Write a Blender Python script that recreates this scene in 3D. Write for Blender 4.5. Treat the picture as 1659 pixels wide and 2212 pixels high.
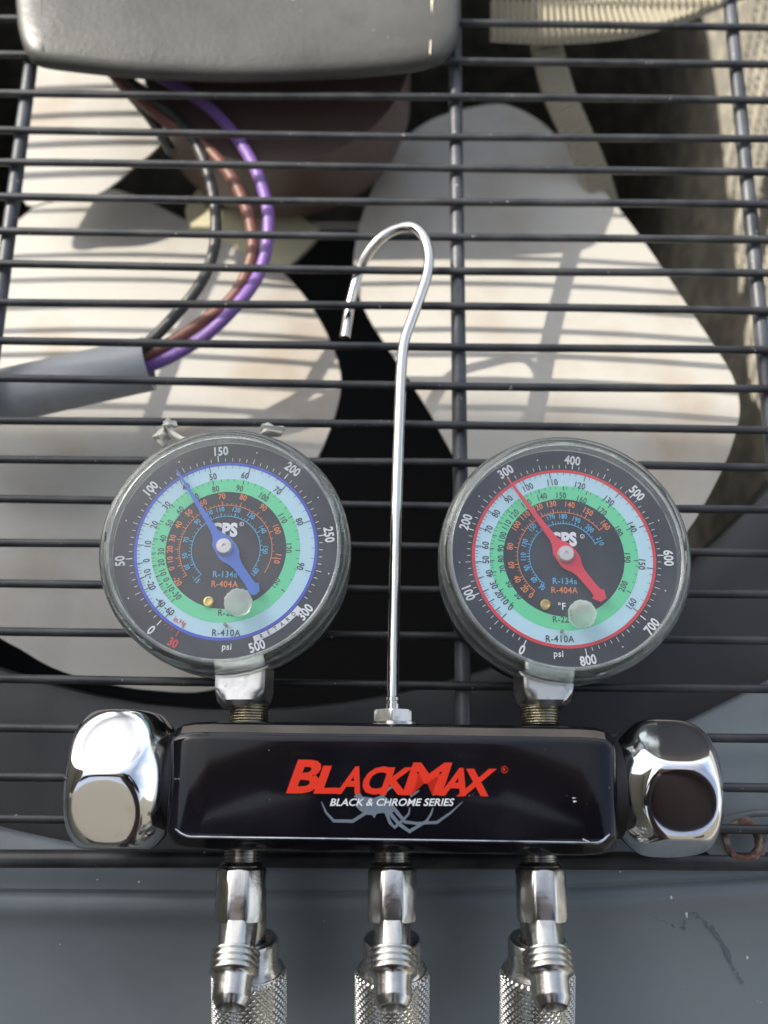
import bpy, bmesh, math, random
from mathutils import Vector, Matrix
random.seed(7)
sc = bpy.context.scene
for o in list(bpy.data.objects): bpy.data.objects.remove(o, do_unlink=True)
C = sc.collection
S = 0.001                                   # everything below is written in millimetres
R = math.radians
# ------------------------------------------------------------------ camera
TH = R(16.8); FPX = 2200.0
CAM = Vector((0, -305*math.sin(TH), 305*math.cos(TH)))
CD = Vector((0, math.sin(TH), -math.cos(TH))); CU = Vector((0, math.cos(TH), math.sin(TH)))
def W(px, py, z=0.0):
    v = CD*FPX + Vector((1, 0, 0))*(px-829.5) - CU*(py-1106)
    return CAM + v*((z-CAM.z)/v.z)
cd = bpy.data.cameras.new("camera"); cam = bpy.data.objects.new("camera", cd); C.objects.link(cam)
cam.location = CAM*S; cam.rotation_euler = (TH, 0, 0)
cd.sensor_fit = 'HORIZONTAL'; cd.sensor_width = 36; cd.lens = 36*FPX/1659
cd.clip_start = 0.01; cd.clip_end = 200
cd.dof.use_dof = True; cd.dof.focus_distance = 0.268; cd.dof.aperture_fstop = 12
sc.camera = cam
# ------------------------------------------------------------------ light
SUNV = Vector((-0.98, 0.65, 1.0)).normalized()
w = bpy.data.worlds.new("World"); sc.world = w; w.use_nodes = True
nt = w.node_tree; bg = nt.nodes['Background']
sky = nt.nodes.new('ShaderNodeTexSky'); sky.sky_type = 'NISHITA'; sky.sun_disc = False
sky.sun_elevation = math.asin(SUNV.z); sky.sun_rotation = math.atan2(SUNV.x, SUNV.y)
sky.dust_density = 2.5; sky.ozone_density = 0.6
# thin bright cloud over part of the sky
wtc = nt.nodes.new('ShaderNodeTexCoord'); wn = nt.nodes.new('ShaderNodeTexNoise'); wn.inputs['Scale'].default_value = 2.2; wn.inputs['Detail'].default_value = 7
wr = nt.nodes.new('ShaderNodeMapRange'); wr.inputs[1].default_value = .42; wr.inputs[2].default_value = .62; wr.inputs[3].default_value = .25
hsv = nt.nodes.new('ShaderNodeHueSaturation'); hsv.inputs['Saturation'].default_value = .12; hsv.inputs['Value'].default_value = 1.15
wm = nt.nodes.new('ShaderNodeMix'); wm.data_type = 'RGBA'
nt.links.new(wtc.outputs['Generated'], wn.inputs['Vector']); nt.links.new(wn.outputs['Fac'], wr.inputs[0])
nt.links.new(sky.outputs[0], hsv.inputs['Color']); nt.links.new(wr.outputs[0], wm.inputs[0])
nt.links.new(sky.outputs[0], wm.inputs[6]); nt.links.new(hsv.outputs[0], wm.inputs[7])
nt.links.new(wm.outputs[2], bg.inputs[0]); bg.inputs[1].default_value = 0.15
sl = bpy.data.lights.new("sun", 'SUN'); sl.energy = 2.9; sl.angle = R(0.5); sl.color = (1, .93, .82)
so = bpy.data.objects.new("sun", sl); C.objects.link(so); so.location = SUNV*3
so.rotation_euler = SUNV.to_track_quat('Z', 'Y').to_euler()
sc.view_settings.view_transform = 'Standard'; sc.view_settings.look = 'None'
sc.view_settings.exposure = 1.05
# ------------------------------------------------------------------ materials
def mat(name, col, rough=.5, metal=0.0, coat=0.0, spec=.5, bump=None, dust=None, stain=None, speck=None):
    """principled; bump=(scale_per_m, strength), dust=(colour, scale, lo, hi, amount), stain=(colour, scale, lo, hi, amount)"""
    m = bpy.data.materials.new(name); m.use_nodes = True
    n = m.node_tree; b = n.nodes['Principled BSDF']
    b.inputs['Base Color'].default_value = (*col, 1); b.inputs['Roughness'].default_value = rough
    b.inputs['Metallic'].default_value = metal; b.inputs['Coat Weight'].default_value = coat
    b.inputs['Specular IOR Level'].default_value = spec
    tc = n.nodes.new('ShaderNodeTexCoord')
    cur = None
    def noise(scale, detail=5):
        t = n.nodes.new('ShaderNodeTexNoise'); t.inputs['Scale'].default_value = scale; t.inputs['Detail'].default_value = detail
        n.links.new(tc.outputs['Object'], t.inputs['Vector']); return t
    for spec_ in (dust, stain, speck):
        if not spec_: continue
        c2, s2, lo, hi, am = spec_
        t = noise(s2); r = n.nodes.new('ShaderNodeMapRange')
        r.inputs[1].default_value = lo; r.inputs[2].default_value = hi; r.inputs[4].default_value = am
        n.links.new(t.outputs['Fac'], r.inputs[0])
        mx = n.nodes.new('ShaderNodeMix'); mx.data_type = 'RGBA'
        n.links.new(r.outputs[0], mx.inputs[0])
        if cur is None: mx.inputs[6].default_value = (*col, 1)
        else: n.links.new(cur, mx.inputs[6])
        mx.inputs[7].default_value = (*c2, 1); cur = mx.outputs[2]
    if cur is not None: n.links.new(cur, b.inputs['Base Color'])
    if bump:
        t = noise(bump[0], 6); bp = n.nodes.new('ShaderNodeBump')
        bp.inputs['Strength'].default_value = bump[1]; bp.inputs['Distance'].default_value = .0006
        n.links.new(t.outputs['Fac'], bp.inputs['Height']); n.links.new(bp.outputs[0], b.inputs['Normal'])
        rr = n.nodes.new('ShaderNodeMapRange'); rr.inputs[3].default_value = max(0.02, rough-.08); rr.inputs[4].default_value = rough+.12
        t2 = noise(bump[0]*.35, 4); n.links.new(t2.outputs['Fac'], rr.inputs[0]); n.links.new(rr.outputs[0], b.inputs['Roughness'])
    return m
M = {}
M['wire'] = mat('black_coated_wire', (.017, .019, .023), .38, bump=(900, .08), dust=((.13, .13, .125), 90, .35, .85, .45), speck=((.5, .5, .47), 620, .70, .74, .7))
M['rod'] = mat('dusty_coated_rod', (.022, .026, .032), .42, bump=(700, .12), dust=((.16, .17, .19), 60, .3, .75, .6), speck=((.5, .48, .45), 520, .70, .74, .5))
M['plate'] = mat('weathered_plate', (.05, .05, .046), .40, bump=(500, .22), dust=((.092, .09, .08), 28, .35, .65, .8), speck=((.5, .5, .47), 420, .735, .76, .7), stain=((.05, .048, .042), 55, .58, .8, .6))
M['blade'] = mat('pale_fan_blade', (.44, .428, .395), .55, bump=(300, .15), stain=((.34, .26, .18), 30, .50, .78, .75), dust=((.47, .45, .40), 9, .35, .65, .8))
M['hub'] = mat('cream_hub', (.62, .58, .38), .4, bump=(400, .15))
M['motor'] = mat('brown_motor', (.098, .066, .055), .38, bump=(600, .2), speck=((.02, .01, .01), 170, .68, .71, .8))
M['slate'] = mat('slate_paint', (.245, .285, .305), .36, bump=(240, .10), dust=((.28, .31, .32), 14, .35, .7, .8), stain=((.11, .14, .165), 9, .45, .72, .75), speck=((.45, .47, .48), 480, .745, .765, .8))
M['inner'] = mat('dark_panel', (.032, .034, .038), .5, bump=(240, .1), dust=((.055, .055, .056), 20, .4, .7, .8))
M['black'] = mat('interior_black', (.010, .010, .011), .7)
M['gloss'] = mat('gloss_black_enamel', (.006, .006, .009), .08, coat=0.0, spec=.42, speck=((.25, .25, .28), 560, .735, .75, .55), stain=((.016, .016, .022), 30, .45, .7, .8))
M['chrome'] = mat('chrome', (.84, .84, .86), .045, 1.0, bump=(120, .012), stain=((.55, .53, .5), 150, .6, .75, .5))
M['steel'] = mat('steel_rod', (.66, .65, .62), .13, 1.0, bump=(500, .06))
M['nickel'] = mat('worn_nickel', (.56, .55, .52), .20, 1.0, bump=(500, .10), stain=((.30, .28, .24), 260, .5, .75, .5))
M['socket'] = mat('scuffed_nickel', (.72, .71, .68), .30, 1.0, bump=(400, .16), stain=((.25, .24, .2), 300, .6, .74, .7))
M['knurl'] = mat('knurled_nickel', (.70, .69, .65), .26, 1.0, bump=(700, .12))
M['brass'] = mat('brass_thread', (.42, .38, .28), .3, 1.0, bump=(900, .5), stain=((.1, .09, .06), 300, .5, .7, .8))
M['gold'] = mat('gold_screw', (.75, .55, .18), .25, 1.0)
M['case'] = mat('rubber_case', (.025, .024, .022), .6, bump=(800, .5), speck=((.3, .28, .25), 700, .66, .72, .8))
M['bezel'] = mat('bezel_flange', (.24, .245, .24), .35, .5, bump=(350, .4), stain=((.08, .08, .08), 90, .5, .7, .7))
M['dial'] = mat('dial_black', (.018, .020, .026), .5)
M['p_white'] = mat('print_white', (.88, .89, .90), .5)
M['p_dark'] = mat('print_dark', (.05, .07, .09), .5)
M['p_lblue'] = mat('band_light_blue', (.56, .82, .92), .5)
M['p_green'] = mat('band_green', (.16, .76, .38), .5)
M['p_blue'] = mat('ring_blue', (.05, .09, .62), .5)
M['p_red'] = mat('ring_red', (.80, .035, .045), .5)
M['p_orange'] = mat('print_orange', (.85, .25, .07), .5)
M['p_cyan'] = mat('print_cyan', (.12, .50, .80), .5)
M['n_blue'] = mat('needle_blue', (.06, .17, .62), .4)
M['n_red'] = mat('needle_red', (.80, .03, .06), .4)
M['capw'] = mat('pivot_cap', (.72, .68, .66), .35, .3)
M['logo_red'] = mat('logo_red', (.85, .035, .008), .45)
M['logo_grey'] = mat('logo_grey', (.16, .20, .245), .45)
M['purple'] = mat('purple_insulation', (.22, .12, .38), .42, bump=(700, .15))
M['maroon'] = mat('brown_insulation', (.18, .075, .055), .42, bump=(700, .15))
M['wblack'] = mat('black_insulation', (.03, .032, .03), .38, bump=(700, .25), dust=((.12, .12, .11), 500, .4, .8, .4))
M['conduit'] = mat('grey_conduit', (.42, .435, .44), .42, bump=(300, .15), stain=((.2, .2, .19), 60, .5, .75, .6))
M['coil'] = mat('coil_fins', (.11, .10, .078), .45, .3, bump=(900, .3), dust=((.2, .185, .14), 90, .45, .6, .9))
M['band'] = mat('sunlit_fins_tone', (.46, .425, .33), .5, bump=(900, .3))  # pale copy of the coil colour, with sunlight on the fins painted in
M['golden'] = mat('golden_crease_metal', (.62, .55, .42), .35, .8, bump=(500, .3))
M['bevel_tint'] = mat('brown_bevel_enamel', (.10, .082, .066), .35, bump=(300, .1), dust=((.05, .042, .036), 60, .35, .65, .8))
M['glint'] = mat('painted_edge_highlight', (.55, .58, .62), .18, 1.0, stain=((.12, .12, .13), 120, .5, .7, .8))  # bright metal for the painted highlight on the body's lower edge
M['scuff'] = mat('scuffed_paint', (.15, .18, .20), .6)
M['lug'] = mat('lug_grey', (.15, .155, .15), .5, bump=(400, .3), stain=((.07, .06, .05), 90, .5, .7, .7))
M['tube'] = mat('copper_tube', (.20, .10, .06), .4, .6, bump=(300, .3))
M['rust'] = mat('rusty_steel', (.16, .07, .048), .75, bump=(900, .8), dust=((.33, .29, .26), 300, .45, .65, .8), stain=((.07, .03, .025), 420, .5, .65, .8))
M['silicone'] = mat('silicone_scrap', (.55, .54, .48), .45, bump=(500, .6))
M['stucco'] = mat('beige_stucco', (.20, .19, .155), .9, bump=(60, .6))
M['slab_trim'] = mat('slab_trim_paint', (.30, .28, .24), .8)
M['shirt'] = mat('brown_shirt', (.05, .035, .035), .9)
M['skin'] = mat('skin', (.42, .24, .17), .55)
M['phone'] = mat('phone_black', (.015, .015, .018), .2)
M['bark'] = mat('bark', (.12, .10, .08), .9)
M['concrete'] = mat('concrete_ground', (.30, .29, .27), .9, bump=(40, .5))
def thin_glass():
    m = bpy.data.materials.new('thin_clear_lens'); m.use_nodes = True; n = m.node_tree
    n.nodes.remove(n.nodes['Principled BSDF']); out = n.nodes['Material Output']
    tr = n.nodes.new('ShaderNodeBsdfTransparent'); tr.inputs[0].default_value = (.95, .96, .97, 1)
    gl = n.nodes.new('ShaderNodeBsdfGlossy'); gl.inputs['Roughness'].default_value = .10
    fr = n.nodes.new('ShaderNodeFresnel'); fr.inputs[0].default_value = 1.55
    mul = n.nodes.new('ShaderNodeMath'); mul.operation = 'MULTIPLY'; mul.inputs[1].default_value = 1.5
    mx = n.nodes.new('ShaderNodeMixShader'); df = n.nodes.new('ShaderNodeBsdfDiffuse'); df.inputs[0].default_value = (.75, .78, .82, 1)
    tc = n.nodes.new('ShaderNodeTexCoord'); no = n.nodes.new('ShaderNodeTexNoise'); no.inputs['Scale'].default_value = 45; no.inputs['Detail'].default_value = 7
    mr = n.nodes.new('ShaderNodeMapRange'); mr.inputs[1].default_value = .35; mr.inputs[2].default_value = .75; mr.inputs[3].default_value = .012; mr.inputs[4].default_value = .085
    mx2 = n.nodes.new('ShaderNodeMixShader')
    L = n.links.new
    L(tc.outputs['Object'], no.inputs['Vector']); L(no.outputs['Fac'], mr.inputs[0])
    L(fr.outputs[0], mul.inputs[0]); L(mul.outputs[0], mx.inputs[0]); L(tr.outputs[0], mx.inputs[1]); L(gl.outputs[0], mx.inputs[2])
    L(mr.outputs[0], mx2.inputs[0]); L(mx.outputs[0], mx2.inputs[1]); L(df.outputs[0], mx2.inputs[2]); L(mx2.outputs[0], out.inputs[0])
    return m
def ring_glass(name='clear_acrylic', tint=(.95, .97, .96), mixd=.03, rough=.01):
    m = bpy.data.materials.new(name); m.use_nodes = True; n = m.node_tree
    n.nodes.remove(n.nodes['Principled BSDF']); out = n.nodes['Material Output']
    g = n.nodes.new('ShaderNodeBsdfGlass'); g.inputs[0].default_value = (*tint, 1); g.inputs['Roughness'].default_value = rough; g.inputs['IOR'].default_value = 1.49
    d = n.nodes.new('ShaderNodeBsdfTranslucent'); d.inputs[0].default_value = (.7, .72, .70, 1)
    d2 = n.nodes.new('ShaderNodeBsdfDiffuse'); d2.inputs[0].default_value = (.6, .62, .60, 1)
    a = n.nodes.new('ShaderNodeAddShader'); mx = n.nodes.new('ShaderNodeMixShader')
    tc = n.nodes.new('ShaderNodeTexCoord'); no = n.nodes.new('ShaderNodeTexNoise'); no.inputs['Scale'].default_value = 120; no.inputs['Detail'].default_value = 6
    mr = n.nodes.new('ShaderNodeMapRange'); mr.inputs[1].default_value = .3; mr.inputs[2].default_value = .75; mr.inputs[3].default_value = mixd*.5; mr.inputs[4].default_value = mixd*1.8
    bp = n.nodes.new('ShaderNodeBump'); bp.inputs['Strength'].default_value = .25; bp.inputs['Distance'].default_value = .0008
    L = n.links.new
    L(tc.outputs['Object'], no.inputs['Vector']); L(no.outputs['Fac'], mr.inputs[0]); L(no.outputs['Fac'], bp.inputs['Height'])
    L(bp.outputs[0], g.inputs['Normal'])
    L(d.outputs[0], a.inputs[0]); L(d2.outputs[0], a.inputs[1]); L(mr.outputs[0], mx.inputs[0]); L(g.outputs[0], mx.inputs[1]); L(a.outputs[0], mx.inputs[2]); L(mx.outputs[0], out.inputs[0])
    return m
M['lens'] = thin_glass(); M['acryl'] = ring_glass()
M['rim'] = ring_glass('polished_rim', (.97, .98, .97), .16, .03)
M['plug'] = ring_glass('milky_plug', (.85, .88, .84), .28, .35)
# ------------------------------------------------------------------ mesh helpers
class MB:
    def __init__(s): s.v = []; s.f = []; s.m = []; s.mats = []; s.sm = []
    def mi(s, m):
        if m not in s.mats: s.mats.append(m)
        return s.mats.index(m)
    def add(s, vs, fs, m='black', smooth=True):
        b = len(s.v); k = s.mi(m); s.v += [Vector(v) for v in vs]
        for f in fs: s.f.append([i+b for i in f]); s.m.append(k); s.sm.append(smooth)
    def box(s, lo, hi, m, T=None):
        x0, y0, z0 = lo; x1, y1, z1 = hi
        vs = [Vector(p) for p in ((x0,y0,z0),(x1,y0,z0),(x1,y1,z0),(x0,y1,z0),(x0,y0,z1),(x1,y0,z1),(x1,y1,z1),(x0,y1,z1))]
        if T: vs = [T @ v for v in vs]
        s.add(vs, [(0,3,2,1),(4,5,6,7),(0,1,5,4),(1,2,6,5),(2,3,7,6),(3,0,4,7)], m, False)
    def tube(s, pts, r, m, n=12, caps=True, flat=None):
        pts = [Vector(p) for p in pts]; k = len(pts)
        rs = r if isinstance(r, (list, tuple)) else [r]*k
        T = [(pts[min(i+1, k-1)]-pts[max(i-1, 0)]).normalized() for i in range(k)]
        ref = Vector((0, 0, 1)) if abs(T[0].z) < .9 else Vector((1, 0, 0))
        N = (ref - T[0]*ref.dot(T[0])).normalized(); vs = []
        for i in range(k):
            N = (N - T[i]*N.dot(T[i])).normalized(); B = T[i].cross(N)
            for j in range(n):
                a = 2*math.pi*j/n; vs.append(pts[i] + (N*math.cos(a)+B*math.sin(a))*rs[i])
        fs = [(i*n+j, i*n+(j+1) % n, (i+1)*n+(j+1) % n, (i+1)*n+j) for i in range(k-1) for j in range(n)]
        if caps: fs += [tuple(range(n-1, -1, -1)), tuple((k-1)*n+j for j in range(n))]
        s.add(vs, fs, m)
    def rev(s, prof, o, ax, up, m, n=48, poly=None, closed=False, k=8.0, rot=0.0, disp=None):
        """revolve (s, r) about axis; poly=(sides, across_flats/2) softly clips the section; closed: profile is a loop"""
        o = Vector(o); ax = Vector(ax).normalized(); up = Vector(up); up = (up-ax*up.dot(ax)).normalized(); sd = ax.cross(up)
        vs = []
        for (q, r) in prof:
            for j in range(n):
                a = 2*math.pi*j/n; rr = r
                if poly:
                    sides, h = poly; w_ = 2*math.pi/sides
                    b = ((a - rot + w_/2) % w_) - w_/2
                    pr = h/math.cos(b)
                    rr = (max(r, .01)**-k + pr**-k)**(-1/k) if k < 60 else min(r, pr)
                if disp: rr += disp(a, q)
                vs.append(o + ax*q + (up*math.cos(a)+sd*math.sin(a))*rr)
        K = len(prof); rng = range(K if closed else K-1)
        fs = [(i*n+j, ((i+1) % K)*n+j, ((i+1) % K)*n+(j+1) % n, i*n+(j+1) % n) for i in rng for j in range(n)]
        if not closed: fs += [tuple(range(n)), tuple((K-1)*n+j for j in range(n-1, -1, -1))]
        s.add(vs, fs, m)
    def poly(s, pts, th, m, smooth=False):
        """flat prism: pts (Vectors, any plane) extruded down by th"""
        n = len(pts); pts = [Vector(p) for p in pts]; d = Vector((0, 0, -th))
        s.add(pts + [p+d for p in pts], [tuple(range(n)), tuple(range(2*n-1, n-1, -1))] + [(i, i+n, (i+1) % n+n, (i+1) % n) for i in range(n)], m, smooth)
    def build(s, name, parent=None, sharp=35, org=None, kind=None, label=None):
        me = bpy.data.meshes.new(name)
        o0 = Vector(org) if org is not None else (Vector(parent['_org']) if parent is not None else Vector((0, 0, 0)))
        me.from_pydata([(v-o0)*S for v in s.v], [], s.f)
        for m in s.mats: me.materials.append(M[m])
        for p, k, q in zip(me.polygons, s.m, s.sm): p.material_index = k; p.use_smooth = q
        bm = bmesh.new(); bm.from_mesh(me); bmesh.ops.recalc_face_normals(bm, faces=bm.faces); bm.to_mesh(me); bm.free()
        me.set_sharp_from_angle(angle=R(sharp))
        ob = bpy.data.objects.new(name, me); C.objects.link(ob)
        ob['_org'] = tuple(o0)
        if parent is not None: ob.parent = parent
        else: ob.location = o0*S
        if kind: ob['kind'] = kind
        if label: ob['label'] = label
        return ob
def thing(name, org, label, cat, group=None):
    o = bpy.data.objects.new(name, None); C.objects.link(o); o.location = Vector(org)*S; o['_org'] = tuple(org)
    o.empty_display_size = .01; tag(o, label, cat, group); return o
def tag(o, label, cat, group=None):
    o['label'] = label; o['category'] = cat
    if group: o['group'] = group
    return o
def smooth_path(P, sub=6):
    P = [Vector(p) for p in P]; out = []
    for i in range(len(P)-1):
        a, b, c, d = P[max(i-1, 0)], P[i], P[i+1], P[min(i+2, len(P)-1)]
        for j in range(sub):
            t = j/sub
            out.append(.5*((2*b)+(c-a)*t+(2*a-5*b+4*c-d)*t*t+(3*b-a-3*c+d)*t**3))
    out.append(P[-1]); return out
_tc = {}
def text_mesh(body, size, bold=0.0, shear=0.0, sx=1.0, space=1.0):
    key = (body, round(size, 3), bold, shear, sx, space)
    if key in _tc: return _tc[key]
    cu = bpy.data.curves.new('t', 'FONT'); cu.body = body; cu.size = size; cu.align_x = 'CENTER'; cu.align_y = 'CENTER'
    cu.offset = bold*size; cu.shear = shear; cu.resolution_u = 3; cu.space_character = space
    ob = bpy.data.objects.new('t', cu); C.objects.link(ob)
    bpy.context.view_layer.update()
    me = ob.to_mesh()
    vs = [Vector((v.co.x*sx, v.co.y, 0)) for v in me.vertices]; fs = [tuple(p.vertices) for p in me.polygons]
    ob.to_mesh_clear(); bpy.data.objects.remove(ob); bpy.data.curves.remove(cu)
    if vs:                                   # centre on the real bounding box
        cy = (max(v.y for v in vs)+min(v.y for v in vs))/2; cx = (max(v.x for v in vs)+min(v.x for v in vs))/2
        vs = [v-Vector((cx, cy, 0)) for v in vs]
    _tc[key] = (vs, fs); return vs, fs
def put_text(mb, body, pos, h, m, ang=0.0, **k):
    """h = cap height; ang clockwise degrees"""
    size = h/0.70
    vs, fs = text_mesh(body, size, **k)
    c, s_ = math.cos(-R(ang)), math.sin(-R(ang)); p = Vector(pos)
    mb.add([p+Vector((v.x*c-v.y*s_, v.x*s_+v.y*c, 0)) for v in vs], fs, m, False)
# ------------------------------------------------------------------ setting: ground, house, added shade slab (for shade and reflections)
g = MB(); n = 24
g.box((-60000, -60000, -850), (60000, 60000, -800), 'concrete'); g.build('ground', kind='structure')
hw = thing('house', (0, -1900, -800), 'beige stucco house with an added unseen slab that shades the lower half of the unit', 'house')
m_ = MB(); m_.box((-4200, -2200, -800), (4200, -1900, 1700), 'stucco'); m_.build('rear_wall', hw)
m_ = MB(); m_.box((-4200, -1900, -800), (-2700, 900, 1600), 'stucco'); m_.build('side_wall', hw)
ROT = Matrix.Rotation(R(-4.0), 4, 'Z'); PV = Vector((-1760, 84+.65*1600, 1600)); TT = Matrix.Translation(PV) @ ROT @ Matrix.Translation(-PV)
m_ = MB(); m_.box((-4300, -1800, 1600), (-1250, PV.y, 1680), 'slab_trim', TT); m_.build('shade_slab', hw)  # added unseen slab, its edge set to cut the sun across the guard
for x in (-900, 700):
    m_ = MB(); m_.box((x, -1899, 100), (x+700, -1880, 1000), 'slab_trim'); fr_ = m_.build('window', hw)
    m_ = MB(); m_.box((x+50, -1879, 150), (x+650, -1872, 950), 'phone'); m_.build('pane', fr_)
tree = thing('tree', (-1250, 4600, -800), 'bare branching tree beyond the unit, seen only in the chrome', 'tree')
rt = random.Random(11)
tk = MB(); tk.tube([(-1250, 4600, -800), (-1240, 4590, 500), (-1200, 4600, 1500)], [140, 100, 70], 'bark', 10); tk.build('trunk', tree)
br = MB()
def grow(p, d, L_, r_, dep):
    q = p+d*L_*.5+Vector((rt.uniform(-.06, .06), rt.uniform(-.06, .06), 0))*L_; e = p+d*L_
    br.tube([p, q, e], [r_, r_*.85, r_*.7], 'bark', 5)
    if dep:
        for _ in range(3):
            nd_ = (d+Vector((rt.uniform(-.9, .9), rt.uniform(-.9, .9), rt.uniform(-.2, .6)))*.8).normalized(); grow(e, nd_, L_*rt.uniform(.6, .85), r_*.62, dep-1)
for k_ in range(5):
    a_ = k_*1.26; grow(Vector((-1210, 4600, 1100+k_*110)), Vector((math.cos(a_)*.7, math.sin(a_)*.7-.3, .8)).normalized(), 900, 40, 4)
br.build('branches', tree)
m_ = MB()
for k_ in range(60): m_.box((-4200+k_*140, 5600, -800), (-4200+k_*140+128, 5625, 500+rt.uniform(-8, 8)), 'bark')
fe = thing('fence', (0, 5600, -800), 'plain brown board fence across the yard, seen only in the chrome', 'fence'); m_.build('boards', fe)['kind'] = 'stuff'
# ------------------------------------------------------------------ condenser interior
FC = Vector((-45, 190, 0))
bs = MB()
for z, r in ((-430, 330),):
    bs.box((-320, -130, z-10), (330, 480, z), 'black')
bs.box((-322, -140, -430), (-312, 480, -60), 'black'); bs.box((-322, -140, -430), (330, -128, -60), 'black')
bs.build('base_pan', kind='structure')
# orifice panel with round opening
op = MB(); n = 96; RO = 244; ring = []
for j in range(n):
    a = 2*math.pi*j/n; ring.append(a)
def sq(a, hx, hy):
    c, s_ = math.cos(a), math.sin(a); k = min(hx/abs(c) if abs(c) > 1e-6 else 1e9, hy/abs(s_) if abs(s_) > 1e-6 else 1e9); return c*k, s_*k
vs = []
for a in ring:
    x, y = sq(a, 400, 292); vs.append(FC+Vector((x, y, -34)))
prof = [(RO+14, -34), (RO+5, -34.6), (RO+1, -37), (RO, -41), (RO, -62)]
for (r, z) in prof:
    for a in ring: vs.append(FC+Vector((math.cos(a)*r, math.sin(a)*r, z)))
fs = [(i*n+j, i*n+(j+1) % n, (i+1)*n+(j+1) % n, (i+1)*n+j) for i in range(len(prof)) for j in range(n)]
op.add(vs, fs, 'inner'); op.build('orifice_panel', kind='structure')
# ------------------------------------------------------------------ slate top panel
tp = MB()
inner = [(-500, 1500), (-260, 1690), (-60, 1772), (0, 1790), (100, 1812), (250, 1838), (500, 1850), (900, 1845), (1200, 1775), (1330, 1650), (1440, 1582), (1560, 1522), (1700, 1450), (1900, 1330), (2300, 1050)]
inn = smooth_path([W(a, b, -12) for a, b in inner], 4)
def crease(px):                              # image row of the crease across the panel
    t = [(-600, 1918), (0, 1925), (466, 1929), (830, 1927), (1233, 1915), (1607, 1896), (2300, 1850)]
    for (a, b), (c, d) in zip(t, t[1:]):
        if a <= px <= c: return b+(d-b)*(px-a)/(c-a)
    return 1925
rows = []
cols = [-600+i*29 for i in range(101)]
for px in cols:
    cy = W(px, crease(px), -12).y; x = W(px, 1925, -12).x
    j = min(range(len(inn)), key=lambda i: abs(inn[i].x-x))
    # interpolate inner edge y at x
    yi = None
    for a, b in zip(inn, inn[1:]):
        if a.x <= x <= b.x: yi = a.y+(b.y-a.y)*(x-a.x)/(b.x-a.x); break
    if yi is None: yi = inn[0].y if x < inn[0].x else inn[-1].y
    top = max(yi, cy+7)
    rows.append([(x, top, -19), (x, top-.2, -13), (x, top-1.2, -12), (x, (top+cy)/2, -12), (x, cy+1.6, -12), (x, cy+.7, -12.3), (x, cy+.2, -13.6), (x, cy-.5, -14.2), (x, cy-1.4, -13.7), (x, cy-3.5, -13.4), (x, cy-5, -14), (x, cy-7, -16.0), (x, cy-9, -18.2), (x, cy-12, -20.4), (x, cy-30, -28), (x, cy-75, -44)])
k = len(rows[0]); vs = [p for r_ in rows for p in r_]
tp.add(vs, [(i*k+j, (i+1)*k+j, (i+1)*k+j+1, i*k+j+1) for i in range(len(rows)-1) for j in range(k-1)], 'slate')
tpo = tp.build('top_panel', kind='structure', sharp=50)
# paint chips and a dark scuff on the slate panel
def pz(p_, px):
    j = min(range(len(rows)), key=lambda i: abs(rows[i][0][0]-p_.x)); rw = rows[j]
    for a, b in zip(rw, rw[1:]):
        if b[1] <= p_.y <= a[1]: return a[2]+(b[2]-a[2])*(a[1]-p_.y)/max(1e-6, a[1]-b[1])
    return rw[-1][2]
def onp(px, py):
    z = -20
    for _ in range(6): z = pz(W(px, py, z), px)
    return W(px, py, z+.12)
ch_ = MB(); rp = random.Random(3)
for (px, py, a, b) in ((1450, 1937, .35, .8), (1483, 1972, .35, 1.3), (1614, 2067, .3, .6), (1340, 1883, .4, .3), (1656, 1872, .5, .9), (300, 1905, .35, .3), (210, 1900, .3, .25), (1370, 2330, .2, .2), (700, 1990, .2, .2), (130, 2040, .15, .2)):
    c = onp(px, py); n_ = 9
    ch_.add([c+Vector((math.cos(6.283*j/n_)*a*rp.uniform(.6, 1.2), math.sin(6.283*j/n_)*b*rp.uniform(.6, 1.2), 0)) for j in range(n_)], [tuple(range(n_))], 'p_white', False)
ch_.build('paint_chips', tpo)
sf = MB(); path_ = [(1395, 1975), (1420, 1985), (1450, 2000), (1478, 2003), (1484, 1978), (1500, 1972), (1520, 1990), (1545, 2015), (1565, 2045), (1575, 2070), (1590, 2100), (1602, 2125)]
wds = [.15, .2, .35, .5, .2, .5, .7, .8, 1.0, .7, .5, .3]
for q in range(len(path_)-1):
    for t_ in range(8):
        f_ = t_/8; x_ = path_[q][0]*(1-f_)+path_[q+1][0]*f_+rp.uniform(-3, 3); y_ = path_[q][1]*(1-f_)+path_[q+1][1]*f_+rp.uniform(-3, 3)
        if rp.random() < .12: continue
        c = onp(x_, y_); a = wds[q]*rp.uniform(.5, 1.1)
        sf.add([c+Vector((math.cos(6.283*j/7)*a*rp.uniform(.4, 1.1), math.sin(6.283*j/7)*a*1.5*rp.uniform(.4, 1.1), q*.016+t_*.002)) for j in range(7)], [tuple(range(7))], 'scuff', False)
sf.build('dark_scuff', tpo)
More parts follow.
